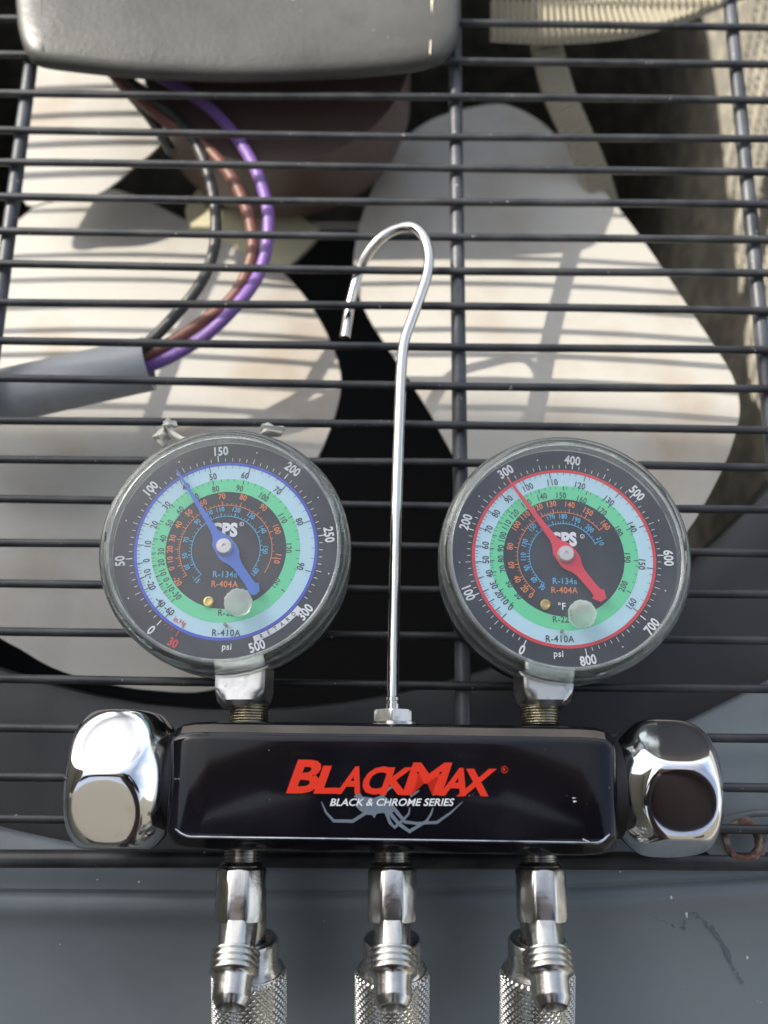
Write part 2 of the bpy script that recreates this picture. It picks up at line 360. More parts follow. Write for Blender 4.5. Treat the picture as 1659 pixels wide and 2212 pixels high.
# ------------------------------------------------------------------ condenser coil (fins on bent tubes)
coil = thing('condenser_coil', (150, 100, -430), 'tan finned condenser coil standing inside the unit behind the fan', 'coil')
path = [(-330, 372), (-60, 372), (60, 372), (115, 362), (152, 336), (167, 290), (169, 200), (169, -60)]
cp = smooth_path([(x, y, 0) for x, y in path], 12)
fin = MB(); L = [0]
for a, b in zip(cp, cp[1:]): L.append(L[-1]+(b-a).length)
step = 2.2; d = 0; i = 0; vs = []; fs = []
pts = []
while d < L[-1]:
    while L[i+1] < d: i += 1
    t = (d-L[i])/(L[i+1]-L[i]); p = cp[i].lerp(cp[i+1], t); T = (cp[i+1]-cp[i]).normalized(); pts.append((p, Vector((T.y, -T.x, 0)))); d += step/2
for j, (p, N) in enumerate(pts):
    q = p - N*(0 if j % 2 else .8)*(-1)
    vs += [q+Vector((0, 0, -40)), q+Vector((0, 0, -428))]
fs = [(2*j, 2*j+1, 2*j+3, 2*j+2) for j in range(len(pts)-1)]
fin.add(vs, fs, 'coil', False); fo = fin.build('fins', coil); fo['kind'] = 'stuff'
bandm = []
def band(pts, wd, name):  # added strip standing for a sunlit part of the coil
    P = smooth_path([W(a, b, z) for a, b, z in pts], 40); Lb = [0]
    for a, b in zip(P, P[1:]): Lb.append(Lb[-1]+(b-a).length)
    mb_ = MB(); vs = []; d = 0; i = 0; q = 0
    while d < Lb[-1]:
        while Lb[i+1] < d: i += 1
        p = P[i].lerp(P[i+1], (d-Lb[i])/(Lb[i+1]-Lb[i])); T = (P[i+1]-P[i]).normalized(); N = Vector((-T.y, T.x, 0)).normalized()
        ww = wd[0]+(wd[1]-wd[0])*d/Lb[-1]; h = Vector((0, 0, 1.3 if q % 2 else -1.5))
        vs += [p-N*ww/2-Vector((0, 0, 3)), p-N*(ww/2-1)+h, p+N*(ww/2-1)+h, p+N*ww/2-Vector((0, 0, 3))]; d += 1.25; q += 1
    n_ = len(vs)//4
    mb_.add(vs, [(4*j+k_, 4*j+k_+1, 4*j+k_+5, 4*j+k_+4) for j in range(n_-1) for k_ in range(3)], 'band', False)
    mb_.build(name, coil)['kind'] = 'stuff'
band([(1230, -140, -40), (1190, -40, -40), (1180, 60, -40), (1192, 130, -42), (1212, 200, -45), (1238, 260, -49), (1263, 315, -54), (1286, 370, -59), (1300, 410, -63), (1310, 450, -67), (1316, 500, -70), (1320, 560, -74)], (13, 12.5), 'sunlit_coil_band')
band([(1060, 35, -29), (1200, 40, -29), (1330, 30, -29), (1450, 0, -29), (1600, -60, -29), (1700, -120, -29)], (19, 19), 'sunlit_coil_band')
tb = MB()
for q in range(120):
    tb.tube([p+N*.9+Vector((0, 0, -44-q*3.2)) for p, N in pts[::10]], .75, 'coil', 5)
tb.build('fin_ribs', coil)['kind'] = 'stuff'
# ------------------------------------------------------------------ fan motor, fan
mo = thing('fan_motor', (-45, 180, -50), 'brown cylindrical fan motor hanging under the square cover plate', 'motor')
m_ = MB(); m_.rev([(0, 30), (0, 50), (30, 50.5), (32, 49), (36, 49), (40, 46), (44, 38), (47, 24), (48, 10), (48, 1)], (-40, 186, -20), (0, 0, -1), (0, 1, 0), 'motor', 64); m_.build('motor_housing', mo)
m_ = MB(); m_.rev([(0, 5), (22, 5), (22.5, 1)], (-40, 186, -66), (0, 0, -1), (0, 1, 0), 'nickel', 16); m_.build('shaft', mo)
fan = thing('fan', (-45, 180, -70), 'pale metal fan with broad blades under the black wire guard', 'fan')
def rayplane(px, py, z0, mx, my):
    """point of the view line on the plane z = z0 + mx*x + my*y"""
    v = CD*FPX + Vector((1, 0, 0))*(px-829.5) - CU*(py-1106)
    t = (z0 + mx*CAM.x + my*CAM.y - CAM.z)/(v.z - mx*v.x - my*v.y); return CAM+v*t
def blade(poly, pl, name='blade', camber=0.0, m='blade', th=1.2, sub=5):
    P = smooth_path([rayplane(a, b, *pl) for a, b in poly+poly[:1]], sub)[:-1]
    mb = MB(); bm = bmesh.new(); vv = [bm.verts.new(p) for p in P]; f = bm.faces.new(vv)
    bmesh.ops.triangulate(bm, faces=[f])
    for _ in range(2): bmesh.ops.subdivide_edges(bm, edges=bm.edges[:], cuts=1, use_grid_fill=True)
    c = sum((v.co for v in bm.verts), Vector())/len(bm.verts); rm = max((v.co-c).length for v in bm.verts)
    for v in bm.verts: v.co.z += camber*(1-((v.co-c).length/rm)**2)
    vs = [v.co.copy() for v in bm.verts]; bm.verts.index_update(); fs = [tuple(v.index for v in f.verts) for f in bm.faces]
    bd = [e for e in bm.edges if len(e.link_faces) == 1]
    n0 = len(vs); be = [(e.verts[0].index, e.verts[1].index) for e in bd]; bm.free()
    allv = vs+[v-Vector((0, 0, th)) for v in vs]
    allf = fs+[tuple(i+n0 for i in reversed(f)) for f in fs]+[(a, b, b+n0, a+n0) for a, b in be]
    mb.add(allv, allf, m); return mb.build(name, fan, sharp=60)
A_ = [(70, 50), (260, 30), (440, 60), (425, 200), (370, 290), (330, 335), (290, 365), (250, 400), (200, 428), (120, 436), (50, 432), (60, 250)]
B_ = [(52, 470), (110, 420), (200, 405), (290, 425), (360, 462), (430, 500), (520, 555), (600, 592), (660, 655), (710, 740), (737, 820), (730, 890), (700, 975), (650, 1080), (600, 1280), (560, 1440), (450, 1492), (330, 1492), (220, 1475), (120, 1445), (50, 1405), (-20, 1360), (-120, 1240), (-180, 1000), (-130, 700), (-30, 540)]
C_ = [(1020, 232), (1090, 226), (1160, 262), (1225, 330), (1285, 410), (1355, 500), (1418, 590), (1478, 680), (1530, 755), (1572, 820), (1590, 885), (1580, 950), (1550, 1030), (1484, 1147), (1400, 1230), (1200, 1250), (1060, 1120), (985, 1005), (920, 890), (855, 790), (795, 695), (765, 610), (772, 520), (800, 430), (850, 330), (930, 262)]
blade(A_, (-42, .03, -.02), camber=2)
blade(B_, (-46, -.02, -.19), camber=8)
blade(C_, (-24, -.03, -.27), camber=7)
blade([(440, 445), (500, 452), (610, 450), (665, 478), (690, 500), (660, 540), (600, 590), (540, 600), (470, 560), (420, 500), (400, 450), (440, 400), (560, 380), (760, 370), (830, 360), (850, 400), (800, 450), (700, 470), (640, 440)][:12]+[(720, 330), (880, 330), (860, 420), (760, 450)][:0], (-66, 0, 0), 'hub_plate', 0, 'hub', 2.5, 3)
m_ = MB(); m_.rev([(0, 8), (0, 26), (3, 28), (14, 28), (15, 26), (15, 2)], (-40, 186, -72), (0, 0, -1), (0, 1, 0), 'hub', 32); m_.build('hub', fan)
# ------------------------------------------------------------------ conduit and motor leads
cz = -15
a = W(-160, 893, cz-3); b = W(322, 786, cz-1)
ax = (b-a).normalized(); Lc = (b-a).length
cn = MB(); rc = 9.3
cn.rev([(0, rc), (Lc*.5, rc), (Lc*.9, rc-.1), (Lc-1, rc), (Lc, rc-.1), (Lc, rc-1.1), (Lc-1, rc-1.3), (Lc*.3, rc-1.3), (0, rc-1.3)], a, ax, (0, 0, 1), 'conduit', 40, closed=True,
       disp=lambda an, q: (.35*math.sin(2*an+.5)))
tag(cn.build('conduit', org=b), 'grey plastic conduit end pointing right with three motor wires entering it', 'conduit')
def lead(pts, r, m, name, label, sub=8):
    P = smooth_path([W(x, y, z) for x, y, z in pts], sub)
    t = MB(); t.tube(P, r, m, 16); return tag(t.build(name, org=P[len(P)//2]), label, 'wire', 'motor leads')
lead([(200, 90, -11), (262, 160, -14), (330, 215, -14), (392, 268, -15), (435, 335, -15), (460, 420, -15), (466, 500, -16), (455, 565, -17), (425, 625, -15.5), (375, 685, -16.5), (320, 740, -17.5), (250, 790, -17.5), (180, 815, -18.5)], 1.95, 'wblack', 'motor_lead', 'black insulated motor wire, leftmost of the bundle entering the conduit')
lead([(180, 90, -17), (250, 165, -15.5), (300, 212, -16.5), (360, 262, -16.5), (430, 305, -16.5), (485, 362, -16), (520, 420, -16), (543, 490, -16.5), (543, 560, -17), (505, 640, -17.5), (430, 700, -18.5), (340, 758, -19.5), (260, 800, -20.5), (180, 830, -21.5)], 2.15, 'maroon', 'motor_lead', 'reddish brown motor wire between the black and the purple wire')
lead([(270, 110, -13), (345, 165, -15), (430, 217, -15), (482, 262, -15), (530, 325, -15), (560, 385, -15), (578, 450, -15.5), (578, 520, -16), (560, 590, -17), (520, 650, -15.5), (450, 720, -17.5), (380, 765, -19.5), (312, 795, -20.5), (220, 825, -21.5)], 2.1, 'purple', 'motor_lead', 'purple motor wire on the right of the bundle entering the conduit')
m_ = MB(); m_.tube(smooth_path([W(x, y, -20) for x, y in ((215, 120), (255, 175), (300, 225), (335, 270), (372, 330))], 6), 1.9, 'wblack', 12)
tag(m_.build('motor_lead', org=W(300, 225, -20)), 'short stretch of black wire curving out beside the cover plate corner', 'wire', 'motor leads')
# ------------------------------------------------------------------ wire guard
SL = -math.tan(R(.77))
guard = thing('fan_guard', (0, -98, -3), 'black coated wire fan guard of close parallel wires over three thick rods', 'fan guard')
wy = [40, 120, 200, 283, 352, 425, 500, 572, 652, 737, 820, 908, 990, 1080, 1172, 1262, 1363, 1467, 1573, 1678, 1768]
ys = [W(30, y, 0) for y in wy]
y0s = [p.y - SL*p.x for p in ys]
y = y0s[0]
for i in range(10): y += 13.6; y0s.append(y)
for i, y0 in enumerate(y0s):
    t = MB(); P = []
    ph, am = random.uniform(0, 6), random.uniform(.1, .35)
    for q in range(37):
        x = -330+q*16; P.append((x, y0+SL*x+am*math.sin(x*.021+ph), random.uniform(-.03, .03)+.25*math.sin(x*.015+ph)))
    t.tube(P, 1.28, 'wire', 12); t.build('guard_wire', guard)
def rod(x_at, x2, y2):   # rod through (x_at at y=162) and (x2,y2)
    t = MB(); P = []
    for q in range(30):
        yy = -97+q*15; P.append((x_at+(x2-x_at)*(162-yy)/(162-y2), yy, -3.65))
    t.tube(P, 2.35, 'rod', 16); t.build('guard_rod', guard)
rod(-123.5, -124.8, 0); rod(24.8, 22.7, -53); rod(122.9, 120.6, 48); rod(-272, -274, 0)
t = MB(); P = [W(-500, 1848, -4)] + [W(x, 1855+(6 if x > 600 else 0)*(x-600)/1000, -4) for x in range(-200, 2100, 100)]
t.tube(P, 2.45, 'wire', 16); t.build('edge_rod', guard)
# weld beads where wires cross rods
wb = MB()
for y0 in y0s[:20]:
    for xr in (-124.0, 23.8, 121.8):
        wb.rev([(0, .3), (.2, 1.0), (1.0, 1.5), (2.0, 1.3), (2.4, .3)], (xr-1.2, y0+SL*xr, -1.5), (1, 0, 0), (0, 0, 1), 'rod', 8)
wo = wb.build('weld_beads', guard); wo['kind'] = 'stuff'
# lug with rusty hole
c0 = W(1603, 1815, -3.5)
lg = MB(); n = 28; ro, ri = 6.6, 3.9
outer = []
for j in range(n):
    a_ = 2*math.pi*j/n; x, y = math.cos(a_)*ro, math.sin(a_)*ro
    if x < 0: x *= 1.9; y *= (1-.16*min(1, abs(x)/12))
    outer.append((x, y))
vs = []
for z in (1.2, -1.2):
    for (x, y) in outer: vs.append(c0+Vector((x, y, z)))
    for j in range(n): vs.append(c0+Vector((math.cos(2*math.pi*j/n)*(ro-1.3), math.sin(2*math.pi*j/n)*(ro-1.3), z)))
fs = []
for j in range(n):
    k = (j+1) % n
    fs += [(j, k, n+k, n+j), (2*n+k, 2*n+j, 3*n+j, 3*n+k), (k, j, 2*n+j, 2*n+k)]
lg.add(vs, fs, 'lug', True)
lgo = lg.build('mounting_lug', guard)
rg = MB(); rg.rev([(0, ro-1.0), (.5, ro-.9), (.9, ro-1.7), (.8, ri+.3), (0, ri), (-2.6, ri), (-2.6, ro-1.3)], c0+Vector((0, 0, 1.2)), (0, 0, 1), (1, 0, 0), 'rust', 40, closed=True, disp=lambda a, q: .12*math.sin(a*5+q)+.1*math.sin(a*11))
rg.build('rusty_eyelet', lgo)
t = MB(); t.tube([c0+Vector((-12, 2.4, -.6)), c0+Vector((-4, 5.6, -.2)), c0+Vector((4, 7.2, 0)), c0+Vector((26, 7.6, 0))], 1.0, 'lug', 8); t.build('lug_strap', guard)
# ------------------------------------------------------------------ motor cover plate
cv = MB()
outl = [(34, -20), (34, 20), (38, 60), (52, 105), (80, 130), (160, 143), (320, 158), (500, 164), (690, 160), (850, 147), (925, 135), (965, 115), (988, 75), (994, 20), (995, -20)]
ZP = 6.2
Q = [W(a, b, ZP) for a, b in outl]
xl, xr = Q[0].x, Q[-1].x
Q = [Vector((xl+a, b, ZP)) for a, b in ((12, 425), (3, 410), (0, 390), (0, 330), (0, 270), (0, 215))] + Q + [Vector((xr+a, b, ZP)) for a, b in ((0, 215), (0, 270), (0, 330), (0, 390), (-3, 410), (-12, 425))]
Pc = smooth_path(Q, 6)
cen = Vector((-50, 270, 0))
def inset(P, d):
    out = []
    for i, p in enumerate(P):
        q = P[max(i-1, 0)]; r_ = P[min(i+1, len(P)-1)]; T = (r_-q).normalized(); N = Vector((-T.y, T.x, 0))
        if N.dot(cen-p) < 0: N = -N
        out.append(p+N*d)
    return out
lv = [(0, -3.2), (.0, -1.0), (.5, .3), (1.6, 1.3), (3.2, 1.9), (5.5, 2.3), (7.2, 2.6)]
vs = []; k = len(Pc)
for d, dz in lv:
    vs += [p+Vector((0, 0, dz)) for p in inset(Pc, d)]
fs = [(i*k+j, i*k+(j+1) % k, (i+1)*k+(j+1) % k, (i+1)*k+j) for i in range(len(lv)-1) for j in range(k)]
base = (len(lv)-1)*k
# inner field: ruled to a centre line
for q in range(1, 9):
    t_ = q/9
    for j in range(k):
        p = vs[base+j]; c = Vector((p.x*(1-t_)+cen.x*t_*1.0, p.y*(1-t_)+cen.y*t_, ZP+2.6+.3*math.sin(p.x*.05)*t_)); vs.append(c)
    b0 = base+(q-1)*k; b1 = base+q*k
    fs += [(b0+j, b0+(j+1) % k, b1+(j+1) % k, b1+j) for j in range(k)]
fs.append(tuple(range(len(vs)-k, len(vs))))
cv.add(vs, fs, 'plate')
cov = thing('motor_cover', tuple(cen), 'weathered grey metal motor cover plate with rounded corners on the guard', 'cover plate')
cv.build('plate', cov, sharp=60)
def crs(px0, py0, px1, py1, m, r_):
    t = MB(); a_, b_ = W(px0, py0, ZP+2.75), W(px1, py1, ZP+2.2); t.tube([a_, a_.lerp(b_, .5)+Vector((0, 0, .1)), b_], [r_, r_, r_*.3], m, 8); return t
crs(80, -300, 92, 108, 'wire', .55).build('fold_crease', cov); crs(945, -300, 929, 118, 'golden', .45).build('fold_crease', cov)  # dark tube on the left fold, golden tube on the right
t = MB(); t.box((-117, 170, -1), (18, 176, 4), 'plate'); t.build('mount_strap', cov)
# ------------------------------------------------------------------ manifold gauge set
def ML(x, y, z): return Vector((x, y, z))
RZ = Matrix.Rotation(R(-.8), 3, 'Z')
BC = Vector((2.7, -79.6, 18.2))
man = thing('manifold_gauge_set', (BC.x, BC.y, 1.3), 'black and chrome manifold with two round gauges and a wire hook, lying on the guard', 'manifold gauge')
def mp(x, y, z): return BC + RZ @ Vector((x, y, z))
# body: chamfered bar, ends slightly barrelled
BT = R(5)
bx = MB()
hh, hd = 15.6, 14.6
sec = []
def secpts(s):
    P = []; ch = 3.6
    raw = [(-hh+ch, -hd), (hh-ch, -hd), (hh, -hd+ch), (hh, hd-ch), (hh-ch, hd), (-hh+ch, hd), (-hh, hd-ch), (-hh, -hd+ch)]
    # round each corner
    m = len(raw)
    for i in range(m):
        a_, b_, c_ = Vector(raw[i-1]), Vector(raw[i]), Vector(raw[(i+1) % m])
        e = 1.1
        p0 = b_+(a_-b_).normalized()*e; p1 = b_+(c_-b_).normalized()*e
        for t_ in (0, .33, .67, 1): P.append(((1-t_)**2*p0+2*t_*(1-t_)*b_+t_**2*p1)*s)
    return P
xs = [(-56.2, .84), (-55.8, .885), (-55.0, .92), (-53.6, .955), (-50.8, .985), (-46, 1.0), (-25, 1.0), (0, 1.0), (25, 1), (46, 1.0), (50, .985), (52.5, .955), (53.8, .92), (54.6, .885), (55.0, .84)]
vs = []
for x, s in xs:
    for p in secpts(s): vs.append(mp(x, p[0]*math.cos(BT)-p[1]*math.sin(BT), p[1]*math.cos(BT)+p[0]*math.sin(BT)))
k = 32; fs = [(i*k+j, i*k+(j+1) % k, (i+1)*k+(j+1) % k, (i+1)*k+j) for i in range(len(xs)-1) for j in range(k)]
fs += [tuple(range(k)), tuple((len(xs)-1)*k+j for j in range(k-1, -1, -1))]
bx.add(vs, fs, 'gloss')
bx.build('body', man, sharp=50)
def bp(x, y, z, s=1.0): return mp(x, (y*math.cos(BT)-z*math.sin(BT))*s, (z*math.cos(BT)+y*math.sin(BT))*s)
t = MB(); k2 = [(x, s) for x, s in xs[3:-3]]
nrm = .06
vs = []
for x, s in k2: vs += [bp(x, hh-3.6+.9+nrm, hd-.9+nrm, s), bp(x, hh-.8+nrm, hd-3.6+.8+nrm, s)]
t.add(vs, [(2*i, 2*i+1, 2*i+3, 2*i+2) for i in range(len(k2)-1)], 'bevel_tint'); t.build('brown_bevel', man)  # brown strip laid over the top bevel
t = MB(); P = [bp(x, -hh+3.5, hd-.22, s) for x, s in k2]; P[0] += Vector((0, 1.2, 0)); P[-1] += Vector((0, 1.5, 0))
t.tube(smooth_path(P, 3), .36, 'glint', 10); t.build('edge_highlight', man)  # painted highlight: bright tube along the lower front edge
ZF = BC.z+hd+.04
def lp(px, py, dz=0): return W(px, py, ZF+dz)
def tilt(mb):
    for v in mb.v: v.z += (v.y-BC.y)*math.tan(BT)+.10
    return mb
# lettering
lg = MB()
def sheared_word(mb, parts, pA, pB, m, hscale, dz, shear=.35, bold=.0, sxx=1.0):
    pass
def word(mb, body, x0, x1, yb, yt, m, dz=0., shear=.33, bold=.012):
    """text fitted to the box x0..x1 (at mid height), yb..yt in view rows"""
    A, B = lp(x0, yb, dz), lp(x1, yb, dz); T = lp(x0, yt, dz)
    h = (T-A).length; wd = (B-A).length
    vs, fs = text_mesh(body, 10.0, bold, 0.0, 1.0)
    xa, xb = min(v.x for v in vs), max(v.x for v in vs); ya, yb_ = min(v.y for v in vs), max(v.y for v in vs)
    ux = (B-A).normalized(); uy = Vector((-ux.y, ux.x, 0))
    out = []
    for v in vs:
        u = (v.x-xa)/(xb-xa)*wd; q = (v.y-ya)/(yb_-ya)*h
        out.append(A+ux*(u+q*shear)+uy*q)
    mb.add(out, fs, m, False)
def lx(z): return 587.5+z*.32299*1.0          # zoom column of the logo crop -> view column
def ly(z): return 1589.8+z*.32299
def WD(mb, body, zx0, zx1, zyb, zyt, m, **k): word(mb, body, lx(zx0), lx(zx1), ly(zyb), ly(zyt), m, **k)
for li, (body, a_, b_, yb, yt) in enumerate((("B", 92, 290, 384, 160), ("L", 276, 440, 386, 200), ("A", 425, 590, 388, 204), ("C", 578, 745, 392, 204), ("K", 718, 905, 394, 210), ("M", 870, 1135, 396, 178), ("A", 1115, 1300, 400, 214), ("X", 1232, 1450, 404, 220))):
    WD(lg, body, a_, b_, yb, yt, 'logo_red', shear=.36, bold=.035, dz=.03+li*.012)
put_text(lg, "R", lp(lx(1554), ly(226), .03), .9, 'logo_red', 1, bold=.02)
nn = 20; c_ = lp(lx(1554), ly(226), .03); vs = []
for r_ in (.85, .72):
    vs += [c_+Vector((math.cos(2*math.pi*j/nn)*r_, math.sin(2*math.pi*j/nn)*r_, 0)) for j in range(nn)]
lg.add(vs, [(j, (j+1) % nn, nn+(j+1) % nn, nn+j) for j in range(nn)], 'logo_red', False)
tilt(lg).build('brand_lettering', man)
l2 = MB(); WD(l2, "BLACK & CHROME SERIES", 386, 1210, 468, 418, 'p_white', shear=.30, bold=.018, dz=.16); tilt(l2).build('series_lettering', man)
sp = MB()
def stroke(pts, w0, m='logo_grey', dz=.0):
    P = smooth_path([lp(lx(a), ly(b), dz) for a, b in pts], 1) if False else [lp(lx(a), ly(b), dz) for a, b in pts]
    n = len(P); l, r_ = [], []
    for i, p in enumerate(P):
        T = (P[min(i+1, n-1)]-P[max(i-1, 0)]).normalized(); N = Vector((-T.y, T.x, 0))
        ww = (w0 if isinstance(w0, (int, float)) else w0[i])/2
        l.append(p+N*ww); r_.append(p-N*ww)
    sp.add(l+r_, [(i, i+1, n+i+1, n+i) for i in range(n-1)], m, False)
stroke([(330, 440), (360, 510), (412, 568), (540, 570), (625, 515)], [.25, .5, .75, .8, .8])
stroke([(765, 515), (790, 580), (820, 612), (880, 560), (915, 520), (922, 478)], [.8, .8, .8, .6, .5, .3], dz=.005)
stroke([(780, 505), (850, 590), (920, 638), (1035, 570), (1065, 520), (1078, 480)], [.9, .9, .9, .7, .5, .3], dz=.01)
stroke([(820, 490), (890, 575), (970, 585), (1105, 578), (1200, 510), (1275, 440)], [.9, .8, .7, .7, .5, .2], dz=.015)
stroke([(740, 402), (770, 360), (825, 325)], [.8, .7, .5], dz=.045)
stroke([(925, 405), (960, 380), (985, 365)], [.5, .6, .2], dz=.045)
stroke([(1080, 400), (1090, 360), (1082, 320)], [.4, .3, .1], dz=.045)
bodyp = [(548, 405), (580, 365), (605, 405), (680, 415), (740, 395), (800, 440), (835, 490), (790, 520), (740, 515), (700, 520), (685, 550), (670, 530), (625, 525), (590, 500), (560, 470), (590, 440)]
sp.add([lp(lx(a), ly(b), .02) for a, b in bodyp], [tuple(range(len(bodyp)))], 'logo_grey', False)
tilt(sp).build('spider_print', man)
# small scratch marks on the enamel
scr = MB()
for (x0, y0, x1, y1, ww) in ((1459, 2098, 1478, 2106, .16), (1431, 1995, 1441, 1995, .12), (1434, 2004, 1443, 2003, .2)):
    a_, b_ = lp(x0*.864, y0*.864, .02), lp(x1*.864, y1*.864, .02); N = Vector((0, ww, 0))
    scr.add([a_-N, b_-N*.3, b_+N*.3, a_+N], [(0, 1, 2, 3)], 'p_white', False)
tilt(scr).build('scratch_marks', man)
# knobs
def knob(c, d, rot, h, f, name='knob'):
    kb = MB()
    Lk = 27.5
    pr = []
    for (t_, r_) in ((0, 9.5), (.3, 10.5), (1.0, 12.2), (3, 14.3), (6, 16.6), (9, 18.0), (12.5, 18.6), (16, 18.6), (20, 18.0), (23.5, 16.6), (25.6, 14.8), (26.8, 12.6), (27.4, 9.6), (27.7, 5), (27.8, 1)):
        pr.append((t_*.93, r_*f))
    # densify
    P2 = [(v.x, v.y) for v in smooth_path([(a_, b_, 0) for a_, b_ in pr], 5)]
    kb.rev(P2, c, d, (0, 0, 1), 'chrome', 144, poly=(6, h), k=50, rot=rot)
    return kb.build(name, man, sharp=80)
KL = mp(-57.0, .2, .6); KR = mp(56.5, .2, .6)
knob(KL, RZ @ Vector((-1, 0, 0)), R(33), 17.0, 1.06); knob(KR, RZ @ Vector((1, 0, 0)), R(14), 15.6, .97)
for cx, sg in ((-55.0, -1), (55.0, 1)):
    t = MB(); t.rev([(0, 12.6), (2.6, 12.6), (2.8, 12.2), (2.8, 5)], mp(cx, 0, 0), RZ @ Vector((sg, 0, 0)), (0, 0, 1), 'black', 48); t.build('knob_collar', man)
# hook
hk = [(848, 1562, 18.2), (848, 1500, 18), (850, 1400, 16.5), (854, 1200, 13.5), (858, 1050, 11.5), (863, 900, 9.6), (867, 800, 8.3), (874, 738, 7.6), (890, 690, 7.2), (911, 632, 6.8), (924, 588, 6.6), (926, 545, 6.2), (913, 508, 5.4), (888, 490, 4.4), (852, 497, 3.4), (820, 517, 2.5), (793, 550, 0), (774, 592, -2.9), (758, 650, -4.2), (751, 690, -4.4), (745, 730, -4.2)]
hp = smooth_path([W(a_, b_, z) for a_, b_, z in hk], 8)
t = MB(); t.tube(hp, 1.62, 'steel', 24); t.build('hook', man, sharp=70)
yt = hh
t = MB(); t.rev([(-1, 2), (-1, 6.3), (.3, 6.3), (.35, 2)], mp(0, yt, 0), RZ @ Vector((0, 1, 0)), (0, 0, 1), 'nickel', 32)
t.build('washer', man)
hxx = W(848, 1550, 18.2).x; hb = mp(0, yt, 0); hb.x = hxx
t = MB(); t.rev([(.35, 4.6), (.4, 5.3), (.6, 5.7), (3.1, 5.7), (3.5, 5.3), (3.6, 4.6), (3.6, 2)], hb, (0, 1, 0), (0, 0, 1), 'socket', 72, poly=(6, 4.9), k=80, rot=R(30)); t.build('hook_nut', man, sharp=25)
t = MB(); t.rev([(3.5, 2.1), (5.2, 2.1), (5.4, 1.75), (5.9, 1.75), (6.1, 2.05), (6.9, 2.05), (7.2, 1.6)], hb, (0, 1, 0), (0, 0, 1), 'steel', 24); t.build('hook_collar', man)
# gauge sockets + threads
for (gx, gpx) in ((0, 538), (1, 1166)):
    gpos = W(gpx, 1540, 18.2); gy = mp(0, hh, 0).y
    t = MB(); pr = [(0, 4.9)]
    q = 0.
    while q < 4.6: pr += [(q+.15, 4.9), (q+.4, 5.25), (q+.65, 4.9)]; q += .72
    pr += [(q+.2, 4.4)]
    t.rev(pr, (gpos.x, gy-.3, 18.2), (0, 1, 0), (0, 0, 1), 'brass', 40); t.build('gauge_thread', man, sharp=60)
    t = MB(); t.rev([(0, 4.5), (0, 5.8), (1.4, 7.4), (3.0, 8.5), (4.5, 9.4), (13, 9.6), (13, 4)], (gpos.x+(-1.4 if gx == 0 else 1.2), gy+4.3, 18.2), (0, 1, 0), (0, 0, 1), 'socket', 96, poly=(4, 6.7), k=50, rot=R(-4 if gx == 0 else 5)); t.build('gauge_socket', man, sharp=30)
